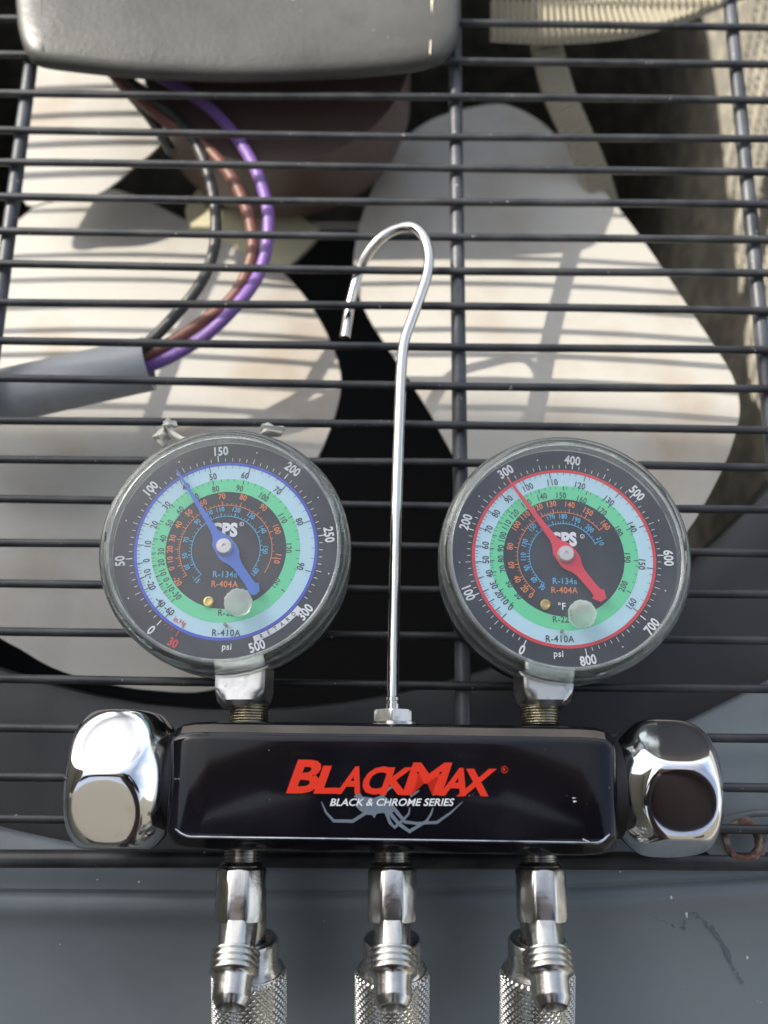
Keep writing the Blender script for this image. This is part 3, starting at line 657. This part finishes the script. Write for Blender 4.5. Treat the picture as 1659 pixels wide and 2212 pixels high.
# ports
for pxx in (523, 847, 1166):
    c = W(pxx, 1850, 18.2); yb = mp(0, -hh, 0).y; X = c.x
    port = MB(); q = 0; pr = [(-.5, 4.2)]
    while q < 2.6: pr += [(q+.1, 4.35), (q+.35, 4.75), (q+.6, 4.3)]; q += .8
    pr += [(q+.2, 4.9), (q+.25, 4.9), (q+.9, 5.7)]
    s0 = q+.9
    port.rev(pr+[(s0+.1, 3)], (X, yb, 18), (0, -1, 0), (0, 0, 1), 'nickel', 48)
    po = port.build('port_fitting', man, sharp=60)
    t = MB()
    t.rev([(s0-.2, 4.8), (s0+.4, 5.8), (s0+1.2, 6.7), (s0+12.2, 7.0), (s0+13.2, 6.2), (s0+13.6, 3)], (X, yb, 18), (0, -1, 0), (0, 0, 1), 'nickel', 72, poly=(8, 6.1), k=60, rot=R(0)); t.build('hex_block', po, sharp=40)
    # forward branch, tilted toward the viewer
    al = R(28); d = Vector((0, -math.cos(al), math.sin(al))); o = Vector((X, yb-s0-8.0, 16.6))
    t = MB(); t.rev([(0, 4.6), (5.5, 4.9), (7, 4.9), (9, 4.7), (12.6, 4.5), (13.4, 4.6), (13.5, 2)], o, d, (0, 0, 1), 'nickel', 64, poly=(8, 4.5), k=60); t.build('branch_neck', po, sharp=40)
    pr = [(13.1, 3.0), (13.2, 4.7)]; q = 13.3
    while q < 19.2: pr += [(q, 5.3), (q+.4, 6.0), (q+.75, 6.0), (q+1.15, 5.3)]; q += 1.5
    pr += [(q, 4.9), (q+.5, 4.75), (q+.9, 4.6), (q+5.0, 4.5), (q+5.3, 4.4), (q+7.0, 3.5), (q+7.0, 2.9), (q+3.0, 2.3), (q+3.0, .3)]
    t = MB(); t.rev(pr, o, d, (0, 0, 1), 'nickel', 56); t.build('flare_thread', po, sharp=38)
    # rear branch down to the hose coupling
    be = R(-20); d2 = Vector((0, -math.cos(be), math.sin(be))); o2 = Vector((X, yb-s0-6, 12.5))
    if pxx == 523: o2.x += 1.2
    t = MB(); t.tube([o2, o2+d2*8, o2+d2*16, o2+d2*22], [4.6, 4.6, 4.2, 4.2], 'nickel', 32); t.build('rear_branch', po, sharp=50)
    hc = thing('hose_coupling', tuple(o2+d2*24), {523: 'knurled silver hose coupling under the port below the blue gauge', 847: 'knurled silver hose coupling under the middle port', 1166: 'knurled silver hose coupling under the port below the red gauge'}[pxx], 'hose coupling', 'knurled hose couplings on the ports')
    t = MB(); t.rev([(14.5, 4.4), (13.2, 4.9), (12.9, 6.2), (13.1, 7.1), (13.8, 7.6), (19, 7.6), (20.5, 8.4), (22, 9.0), (40, 9.0), (40, 4)], o2, d2, (0, 0, 1), 'knurl', 64); t.build('collar', hc, sharp=40)
    NK, PK = 33, 1.9
    def kn(a_, q_):
        u, v = a_*NK/(2*math.pi), (q_-21.0)/PK
        ta = abs(((u+v) % 1)-.5)*2; tb = abs(((u-v) % 1)-.5)*2
        hgt = min(1-ta, 1-tb)*2
        f = min(1, max(0, (q_-21.2)/1.2))
        return f*.8*min(1, hgt)
    pr = [(21.0+i*.2375, 8.95) for i in range(120)]
    t = MB(); t.rev(pr, o2, d2, (0, 0, 1), 'knurl', NK*8, disp=kn); t.build('knurled_sleeve', hc, sharp=20)
# ------------------------------------------------------------------ gauges
KZ = 24.5/556; DZ = 28.4
def gauge(cx, cy, pc, ringm, needm, left):
    """cx, cy: view position of the dial centre; pc: dial centre in dial-drawing units"""
    D = W(cx, cy, DZ)
    gz = MB(); gz.rev([(0, 20), (0, 29), (1.2, 31.6), (5, 32.4), (13, 32.6), (14.5, 32.3), (15, 31.6), (15.2, 30), (15.2, 28)], (D.x, D.y, 4), (0, 0, 1), (1, 0, 0), 'case', 96)
    go = gz.build('pressure_gauge', man, sharp=50, label=('pressure gauge with a blue ring and blue needle' if left else 'pressure gauge with a red ring and red needle'))
    t = MB(); t.rev([(20.2, 26.5), (20.2, 32.0), (21.2, 32.0), (22.0, 31.0), (22.2, 30.4), (DZ-4-.4, 30.2), (DZ-4-.4, 26.5)], (D.x, D.y, 0), (0, 0, 1), (1, 0, 0), 'bezel', 96, closed=True); t.build('bezel', go)
    d = MB(); nseg = 160
    def ringm_(r0, r1, m, dz, a0=0, a1=360, n=nseg):
        full = abs(a1-a0) >= 359.9; n = n if full else max(4, int(abs(a1-a0)/2)); vs = []
        for r_ in (r0, r1):
            for j in range(n+(0 if full else 1)):
                a_ = R(a0+(a1-a0)*j/n); vs.append(D+Vector((math.sin(a_)*r_, math.cos(a_)*r_, dz)))
        q = n if full else n+1
        d.add(vs, [(j, (j+1) % q, q+(j+1) % q, q+j) for j in range(n)], m, False)
    # base disc
    d.add([D+Vector((math.sin(R(a_*3))*30.1, math.cos(R(a_*3))*30.1, 0)) for a_ in range(120)], [tuple(range(120))], 'dial', False)
    ringm_(16.15, 24.0, 'p_lblue', .06); ringm_(16.15, 19.85, 'p_green', .10); ringm_(23.75 if left else 23.7, 24.55, ringm, .12)
    def tick(a_, r0, r1, w_, m, dz=.16):
        a_ = R(a_); e = Vector((math.sin(a_), math.cos(a_), 0)); f = Vector((e.y, -e.x, 0))*w_/2; z = Vector((0, 0, dz))
        d.add([D+e*r0-f+z, D+e*r1-f+z, D+e*r1+f+z, D+e*r0+f+z], [(0, 1, 2, 3)], m, False)
    def P(zx, zy): return D+Vector(((zx-pc[0])*KZ, -(zy-pc[1])*KZ, .18))
    def ang(zx, zy): return math.degrees(math.atan2(zx-pc[0], -(zy-pc[1])))
    def lab(body, zx, zy, h, m, flip=110, **k):
        a_ = ang(zx, zy)
        if abs(a_) > flip: a_ = a_-180
        put_text(d, body, P(zx, zy), h, m, a_, **k)
    BIG = dict(sx=.80, bold=.030, space=1.04); MID = dict(sx=.80, bold=.020, space=1.08); ORG = dict(sx=.84, bold=.024, space=1.08)
    if left:
        st = 4.43; 
        for i in range(0, 60):
            a_ = -140.1+i*st
            if a_ > 128: break
            L_ = 1.75 if i % 10 == 0 else (1.45 if i % 5 == 0 else .95)
            tick(a_, 24.95, 24.95+L_, .26 if i % 10 == 0 else .15, 'p_white')
            if i % 10 == 5: 
                e = R(a_+0); d.add([D+Vector((math.sin(e)*28.4+math.cos(R(60*j))*.22, math.cos(e)*28.4+math.sin(R(60*j))*.22, .16)) for j in range(6)], [tuple(range(6))], 'p_white', False)
        ringm_(24.75, 26.3, 'p_white', .14, 128, 161)
        for j, chh in enumerate("RETARD"):
            a_ = 156-j*4.55; put_text(d, chh, D+Vector((math.sin(R(a_))*25.5, math.cos(R(a_))*25.5, .2)), 1.15, 'p_dark', a_-180, sx=.8, bold=.02)
        for b, x, y in (("0", 422, 1308), ("50", 205, 888), ("100", 362, 425), ("150", 785, 182), ("200", 1235, 300), ("250", 1467, 722), ("300", 1332, 1200), ("500", 1052, 1404)):
            lab(b, x, y, 2.45, 'p_white', **BIG)
        for a_ in (-143.7, -146.2, -148.7): tick(a_, 24.9, 25.7, .17, 'p_red')
        tick(-152.9, 24.7, 26.4, .22, 'p_red')
        put_text(d, "30", P(556, 1384), 2.2, 'p_red', 26, **BIG); put_text(d, "in.Hg", P(588, 1262), 1.45, 'p_red', 27, sx=.85, bold=.012)
        white = (("-60", 522, 1190), ("-40", 466, 1140), ("-20", 404, 1035), ("-10", 380, 968), ("0", 365, 885), ("10", 367, 780), ("20", 398, 660), ("30", 465, 535), ("40", 578, 415), ("50", 742, 350), ("60", 940, 342), ("70", 1145, 440), ("80", 1285, 640), ("90", 1297, 920))
        green = (("-30", 560, 1097), ("-10", 517, 1047), ("0", 492, 1003), ("10", 470, 960), ("20", 455, 898), ("30", 450, 828), ("40", 457, 748), ("50", 490, 650), ("60", 550, 566), ("70", 640, 482), ("80", 762, 430), ("90", 910, 426), ("100", 1062, 483), ("110", 1182, 620), ("120", 1222, 808), ("130", 1150, 1020))
        orange = (("-20", 560, 1012), ("0", 520, 935), ("10", 508, 878), ("20", 502, 815), ("30", 515, 745), ("40", 545, 660), ("50", 605, 583), ("60", 690, 518), ("70", 803, 478), ("80", 935, 485), ("90", 1060, 550), ("100", 1148, 690), ("110", 1158, 875))
        cyan = (("-15", 672, 1000), ("30", 612, 925), ("50", 595, 855), ("70", 598, 755), ("90", 660, 640), ("100", 728, 585), ("110", 798, 562), ("120", 897, 565), ("130", 988, 603), ("140", 1062, 690), ("150", 1082, 820), ("160", 1025, 955))
        arcs = ((12.35, 'p_orange', -126, 121), (9.2, 'p_cyan', -138, 126))
        words = (("R-134a", 845, 970, 1.65, 'p_cyan'), ("R-404A", 845, 1030, 1.65, 'p_orange'), ("R-22", 862, 1205, 1.65, 'p_dark'), ("R-410A", 868, 1326, 1.75, 'p_dark'), ("psi", 874, 1415, 1.7, 'p_white'), ("°F", 868, 1130, 1.8, 'p_white'))
        cps = (826, 692); regd = (932, 655); scw = (756, 1140, 32); pin = (862, 1280); ntip = (-321, -498); ntail = (200, 278); plug = (515, 1302); pivot = (808, 798)
    else:
        for i in range(0, 81):
            a_ = -153.9+i*4.05
            L_ = 1.75 if i % 10 == 0 else (1.45 if i % 5 == 0 else .95)
            tick(a_, 24.95, 24.95+L_, .26 if i % 10 == 0 else .15, 'p_white')
            if i % 10 == 5:
                e = R(a_+0); d.add([D+Vector((math.sin(e)*27.9+math.cos(R(60*j))*.22, math.cos(e)*27.9+math.sin(R(60*j))*.22, .16)) for j in range(6)], [tuple(range(6))], 'p_white', False)
        for b, x, y in (("0", 528, 1375), ("100", 222, 1035), ("200", 215, 590), ("300", 470, 265), ("400", 888, 192), ("500", 1275, 405), ("600", 1437, 818), ("700", 1303, 1235), ("800", 914, 1436)):
            lab(b, x, y, 2.45, 'p_white', **BIG)
        white = (("0", 470, 1120), ("10", 438, 1082), ("20", 405, 1040), ("30", 375, 985), ("40", 350, 915), ("50", 330, 828), ("60", 330, 738), ("70", 355, 637), ("80", 402, 537), ("90", 482, 445), ("100", 605, 367), ("110", 758, 335), ("120", 927, 357), ("130", 1100, 455), ("140", 1230, 625), ("150", 1272, 858), ("160", 1192, 1097))
        green = (("30", 520, 1050), ("50", 470, 978), ("70", 432, 885), ("80", 423, 823), ("90", 423, 757), ("100", 436, 683), ("110", 465, 607), ("120", 513, 540), ("130", 592, 472), ("140", 690, 428), ("150", 808, 420), ("160", 933, 448), ("170", 1052, 522), ("180", 1145, 650), ("190", 1187, 818), ("200", 1150, 992))
        orange = (("0", 595, 1048), ("20", 557, 1008), ("40", 515, 948), ("60", 483, 862), ("80", 480, 745), ("100", 523, 613), ("110", 580, 548), ("120", 660, 498), ("130", 745, 475), ("140", 858, 480), ("150", 968, 525), ("160", 1068, 612))
        cyan = (("30", 662, 998), ("60", 617, 952), ("90", 575, 880), ("110", 558, 808), ("130", 570, 722), ("150", 622, 625), ("170", 737, 560), ("180", 812, 555), ("190", 893, 577), ("200", 970, 632), ("210", 1030, 712))
        arcs = ((12.35, 'p_orange', -138, 54), (9.2, 'p_cyan', -142, 69))
        words = (("R-134a", 802, 960, 1.65, 'p_cyan'), ("R-404A", 797, 1016, 1.65, 'p_orange'), ("R-22", 766, 1193, 1.65, 'p_dark'), ("R-410A", 755, 1310, 1.75, 'p_dark'), ("psi", 742, 1405, 1.7, 'p_white'), ("°F", 776, 1113, 1.8, 'p_white'))
        cps = (806, 700); regd = (922, 682); scw = (676, 1106, 36); pin = (765, 1270); ntip = (-340, -498); ntail = (200, 262); plug = (1257, 1327); pivot = (825, 793)
    for seq, h, m, kw, r0, r1, tm, minor in ((white, 1.75, 'p_dark', MID, 22.1, 23.75, 'p_dark', 5), (green, 1.65, 'p_dark', MID, 18.6, 19.85, 'p_dark', 4)):
        for i, (b, x, y) in enumerate(seq):
            a_ = ang(x, y); lab(b, x, y, h, m, **kw); tick(a_+(2.0 if a_ > 0 else -1.2), r0, r1, .24, tm)
            if i+1 < len(seq):
                a2 = ang(*seq[i+1][1:])
                for q in range(1, minor): tick(a_+(a2-a_)*q/minor, r1-.85, r1, .12, tm)
    for seq, h, m, kw, r0, r1 in ((orange, 1.55, 'p_orange', ORG, 12.35, 13.5), (cyan, 1.32, 'p_cyan', MID, 9.2, 10.2)):
        for i, (b, x, y) in enumerate(seq):
            a_ = ang(x, y); lab(b, x, y, h, m, **kw); tick(a_, r0, r1, .24, m)
            if i+1 < len(seq):
                a2 = ang(*seq[i+1][1:])
                for q in range(1, 4): tick(a_+(a2-a_)*q/4, r0, r0+.6, .14, m)
    for r_, m, a0, a1 in arcs: ringm_(r_-.10, r_+.10, m, .16, a0, a1)
    for b, x, y, h, m in words: put_text(d, b, P(x, y), h, m, 1, sx=.90, bold=.016, space=1.1)
    put_text(d, "CPS", P(*cps), 3.5, 'p_white', 0, sx=.82, bold=.055, space=1.05)
    put_text(d, "®", P(*regd), 1.1, 'p_white', 0, bold=.02)
    d.build('dial_face', go)
    # brass screw and pin
    sp_ = P(scw[0], scw[1]); t = MB(); t.rev([(0, 1.45), (.6, 1.45), (.85, 1.3), (.9, .95), (.5, .85), (.45, .1)], sp_, (0, 0, 1), (1, 0, 0), 'gold', 24); t.build('brass_screw', go)
    p_ = P(*pin); t = MB(); t.rev([(0, .45), (1.6, .45), (1.9, .2)], p_, (0, 0, 1), (1, 0, 0), 'nickel', 12); t.build('stop_pin', go)
    # needle
    nz = DZ+2.6; hub = D+Vector((0, 0, 2.6)); 
    e = Vector((ntip[0], -ntip[1], 0)).normalized(); f = Vector((e.y, -e.x, 0))
    e2 = Vector((ntail[0], -ntail[1], 0)).normalized(); f2 = Vector((e2.y, -e2.x, 0)); Lt = 26.0; Lb = 15.2
    nd = MB(); pts = []
    prof1 = [(2.0, 2.6), (3.2, 1.8), (4.8, 1.0), (9, .8), (16, .52), (25.0, .24), (Lt, .08)]
    prof2 = [(1.6, 2.9), (3.0, 2.6), (4.6, 1.75), (6.2, 1.3), (11.5, 1.15), (13.0, 1.3), (13.2, 2.0), (15.4, .9)]
    pts += [hub+e*a_+f*b for a_, b in prof1]+[hub+e*a_-f*b for a_, b in reversed(prof1)]
    pts += [hub-f*2.75] if False else []
    # left side (-f) of the tip side meets right side of tail: e2 ~ -e, f2 ~ -f
    pts += [hub+e2*a_+f2*b for a_, b in prof2]+[hub+e2*a_-f2*b for a_, b in reversed(prof2)]
    nd.poly(pts, .5, needm)
    t = nd.build('needle', go)
    t = MB(); t.rev([(-.7, 2.2), (0.3, 2.2), (1.1, 2.15), (1.5, 1.9), (1.55, .55), (1.2, .5), (1.15, .05)], hub, (0, 0, 1), (1, 0, 0), 'capw', 40); t.build('pivot_cap', go)
    # crystal
    t = MB(); t.rev([(19.2, 32.0), (19.2, 33.2), (26, 33.5), (30.5, 33.3), (32.6, 32.6), (33.6, 31.6), (33.7, 30.8), (33.2, 30.3), (DZ+.2, 30.15), (22.4, 30.4), (20.6, 32.05)], (D.x, D.y, 0), (0, 0, 1), (1, 0, 0), 'acryl', 128, closed=True); t.build('crystal_ring', go, sharp=50)
    t = MB(); t.rev([(33.0, 30.0), (33.45, 30.1), (33.6, 30.45), (33.45, 30.8), (33.0, 30.9)], (D.x, D.y, 0), (0, 0, 1), (1, 0, 0), 'rim', 128, closed=True); t.build('rim_lip', go)
    t = MB(); t.add([Vector((D.x+math.cos(R(a_*3))*30.3, D.y+math.sin(R(a_*3))*30.3, 32.9)) for a_ in range(120)], [tuple(range(120))], 'lens', False); t.build('lens', go)
    # milky relief plug
    pg = W(plug[0], plug[1], 34.5); t = MB(); t.rev([(-1.7, 3.2), (-.2, 3.5), (.6, 3.65), (1.2, 3.5), (1.8, 2.9), (2.1, 1.8), (2.15, .3)], pg, (0, 0, 1), (1, 0, 0), 'plug', 48, disp=lambda a, q: .07*math.sin(a*16)+.06*math.sin(a*7+1)); t.build('relief_plug', go)
    return go, D
gL, DL = gauge(488, 1187, (842, 815), 'p_blue', 'n_blue', True)
gR, DR = gauge(1218, 1203, (804, 810), 'p_red', 'n_red', False)
# torn silicone at the top of the left gauge
def blob(P, r_, name, seed):
    rnd = random.Random(seed); bm = bmesh.new(); bmesh.ops.create_icosphere(bm, subdivisions=3, radius=1)
    t = MB(); vs = []
    for v in bm.verts:
        c = v.co; k_ = 1+.22*math.sin(c.x*5+seed)+.18*math.sin(c.y*7+seed*2)+.1*math.sin(c.z*9)
        vs.append(Vector(P)+Vector((c.x*r_[0]*k_, c.y*r_[1]*k_, c.z*r_[2]*k_)))
    t.add(vs, [tuple(v.index for v in f.verts) for f in bm.faces], 'silicone'); bm.free(); return t.build(name, gL)
blob(W(352, 944, 14), (2.4, 2.3, 2), 'torn_boot_scrap', 1); blob(W(366, 917, 16), (2.1, 1.6, 1.5), 'torn_boot_scrap', 2)
blob(W(583, 930, 14), (3.4, 1.9, 2.5), 'torn_boot_scrap', 3)
t = MB(); t.tube(smooth_path([W(366, 920, 16), W(372, 934, 16), W(385, 944, 17), W(402, 952, 18)], 4), [.8]*13, 'silicone', 8); t.build('torn_boot_scrap', gL)
# ------------------------------------------------------------------ photographer leaning over (seen in the chrome)
def person():
    J = {}; E_ = []; RAD = []
    V = []
    def v(x, y, z, r_): V.append((x, y, z)); RAD.append(r_); return len(V)-1
    def link(*a):
        for p_, q_ in zip(a, a[1:]): E_.append((p_, q_))
    pel = v(0, -640, 110, 150); wst = v(0, -560, 260, 135); cst = v(0, -400, 420, 160); nk0 = v(0, -255, 510, 105); nk = v(0, -190, 545, 58); hd0 = v(0, -135, 575, 88); hd1 = v(0, -75, 600, 92); hd2 = v(0, -15, 600, 70)
    link(pel, wst, cst, nk0, nk, hd0, hd1, hd2)
    hands = []
    for sx in (-1, 1):
        sh = v(sx*175, -290, 480, 70); el = v(sx*270, -250, 300, 46); wr_ = v(sx*105, -120, 292, 28); pm = v(sx*72, -100, 300, 22)
        link(nk0, sh, el, wr_, pm)
        for k_, (dy, ln) in enumerate(((-28, 24), (-10, 28), (9, 27), (27, 22))):
            a_ = v(sx*56, -98+dy, 322, 9); b_ = v(sx*(52-ln*.7), -96+dy, 324, 8); c_ = v(sx*(50-ln*1.3), -95+dy, 320, 7); link(pm, a_, b_, c_)
        a_ = v(sx*58, -72, 296, 10); b_ = v(sx*44, -62, 292, 8.5); link(pm, a_, b_)
        hp_ = v(sx*95, -640, 60, 95); kn_ = v(sx*110, -600, -360, 62); an = v(sx*115, -640, -760, 42); ft = v(sx*125, -520, -785, 36); link(pel, hp_, kn_, an, ft)
    me = bpy.data.meshes.new('body'); me.from_pydata([Vector(p_)*S for p_ in V], E_, []); ob = bpy.data.objects.new('body', me); C.objects.link(ob)
    sk = ob.modifiers.new('s', 'SKIN'); sb = ob.modifiers.new('b', 'SUBSURF'); sb.levels = 1; sb.render_levels = 1
    for i, d in enumerate(me.skin_vertices[0].data): d.radius = (RAD[i]*S, RAD[i]*S); d.use_root = (i == 0)
    bpy.context.view_layer.update(); dg = bpy.context.evaluated_depsgraph_get()
    m2 = bpy.data.meshes.new_from_object(ob.evaluated_get(dg)); bpy.data.objects.remove(ob)
    for q in ('shirt', 'skin', 'phone'): m2.materials.append(M[q])
    for f in m2.polygons:
        c = f.center/S; f.use_smooth = True
        f.material_index = 1 if (c.y > -215 and c.z > 520) or (abs(c.x) < 125 and c.y > -140 and c.z < 340) else (2 if c.z < 120 else 0)
    root = thing('person', (0, -640, -800), 'person in a brown shirt leaning over the unit with a phone in both hands', 'person')
    ob = bpy.data.objects.new('body', m2); C.objects.link(ob); ob.parent = root; ob.location = -Vector((0, -640, -800))*S
    ha = MB(); ha.rev([(0, 96), (20, 98), (55, 90), (85, 60), (98, 20), (100, 1)], (0, -85, 590), (0, .45, .9), (1, 0, 0), 'phone', 32); ha.build('cap', root)
person()
ph = MB(); PB = CAM - CD*3.5; F_ = Matrix(((1, 0, 0), (0, CU.y, -CD.y), (0, CU.z, -CD.z))).to_4x4(); TTp = Matrix.Translation(PB) @ F_
ph.box((-37, -128, 0), (37, 20, 8), 'phone', TTp); tag(ph.build('phone', org=PB), 'dark phone held level above the gauges in both hands', 'phone')
# ------------------------------------------------------------------ clean up
for o in bpy.data.objects:
    if '_org' in o.keys(): del o['_org']
sc.cycles.use_denoising = True
sc.cycles.max_bounces = 12; sc.cycles.transparent_max_bounces = 16; sc.cycles.transmission_bounces = 10
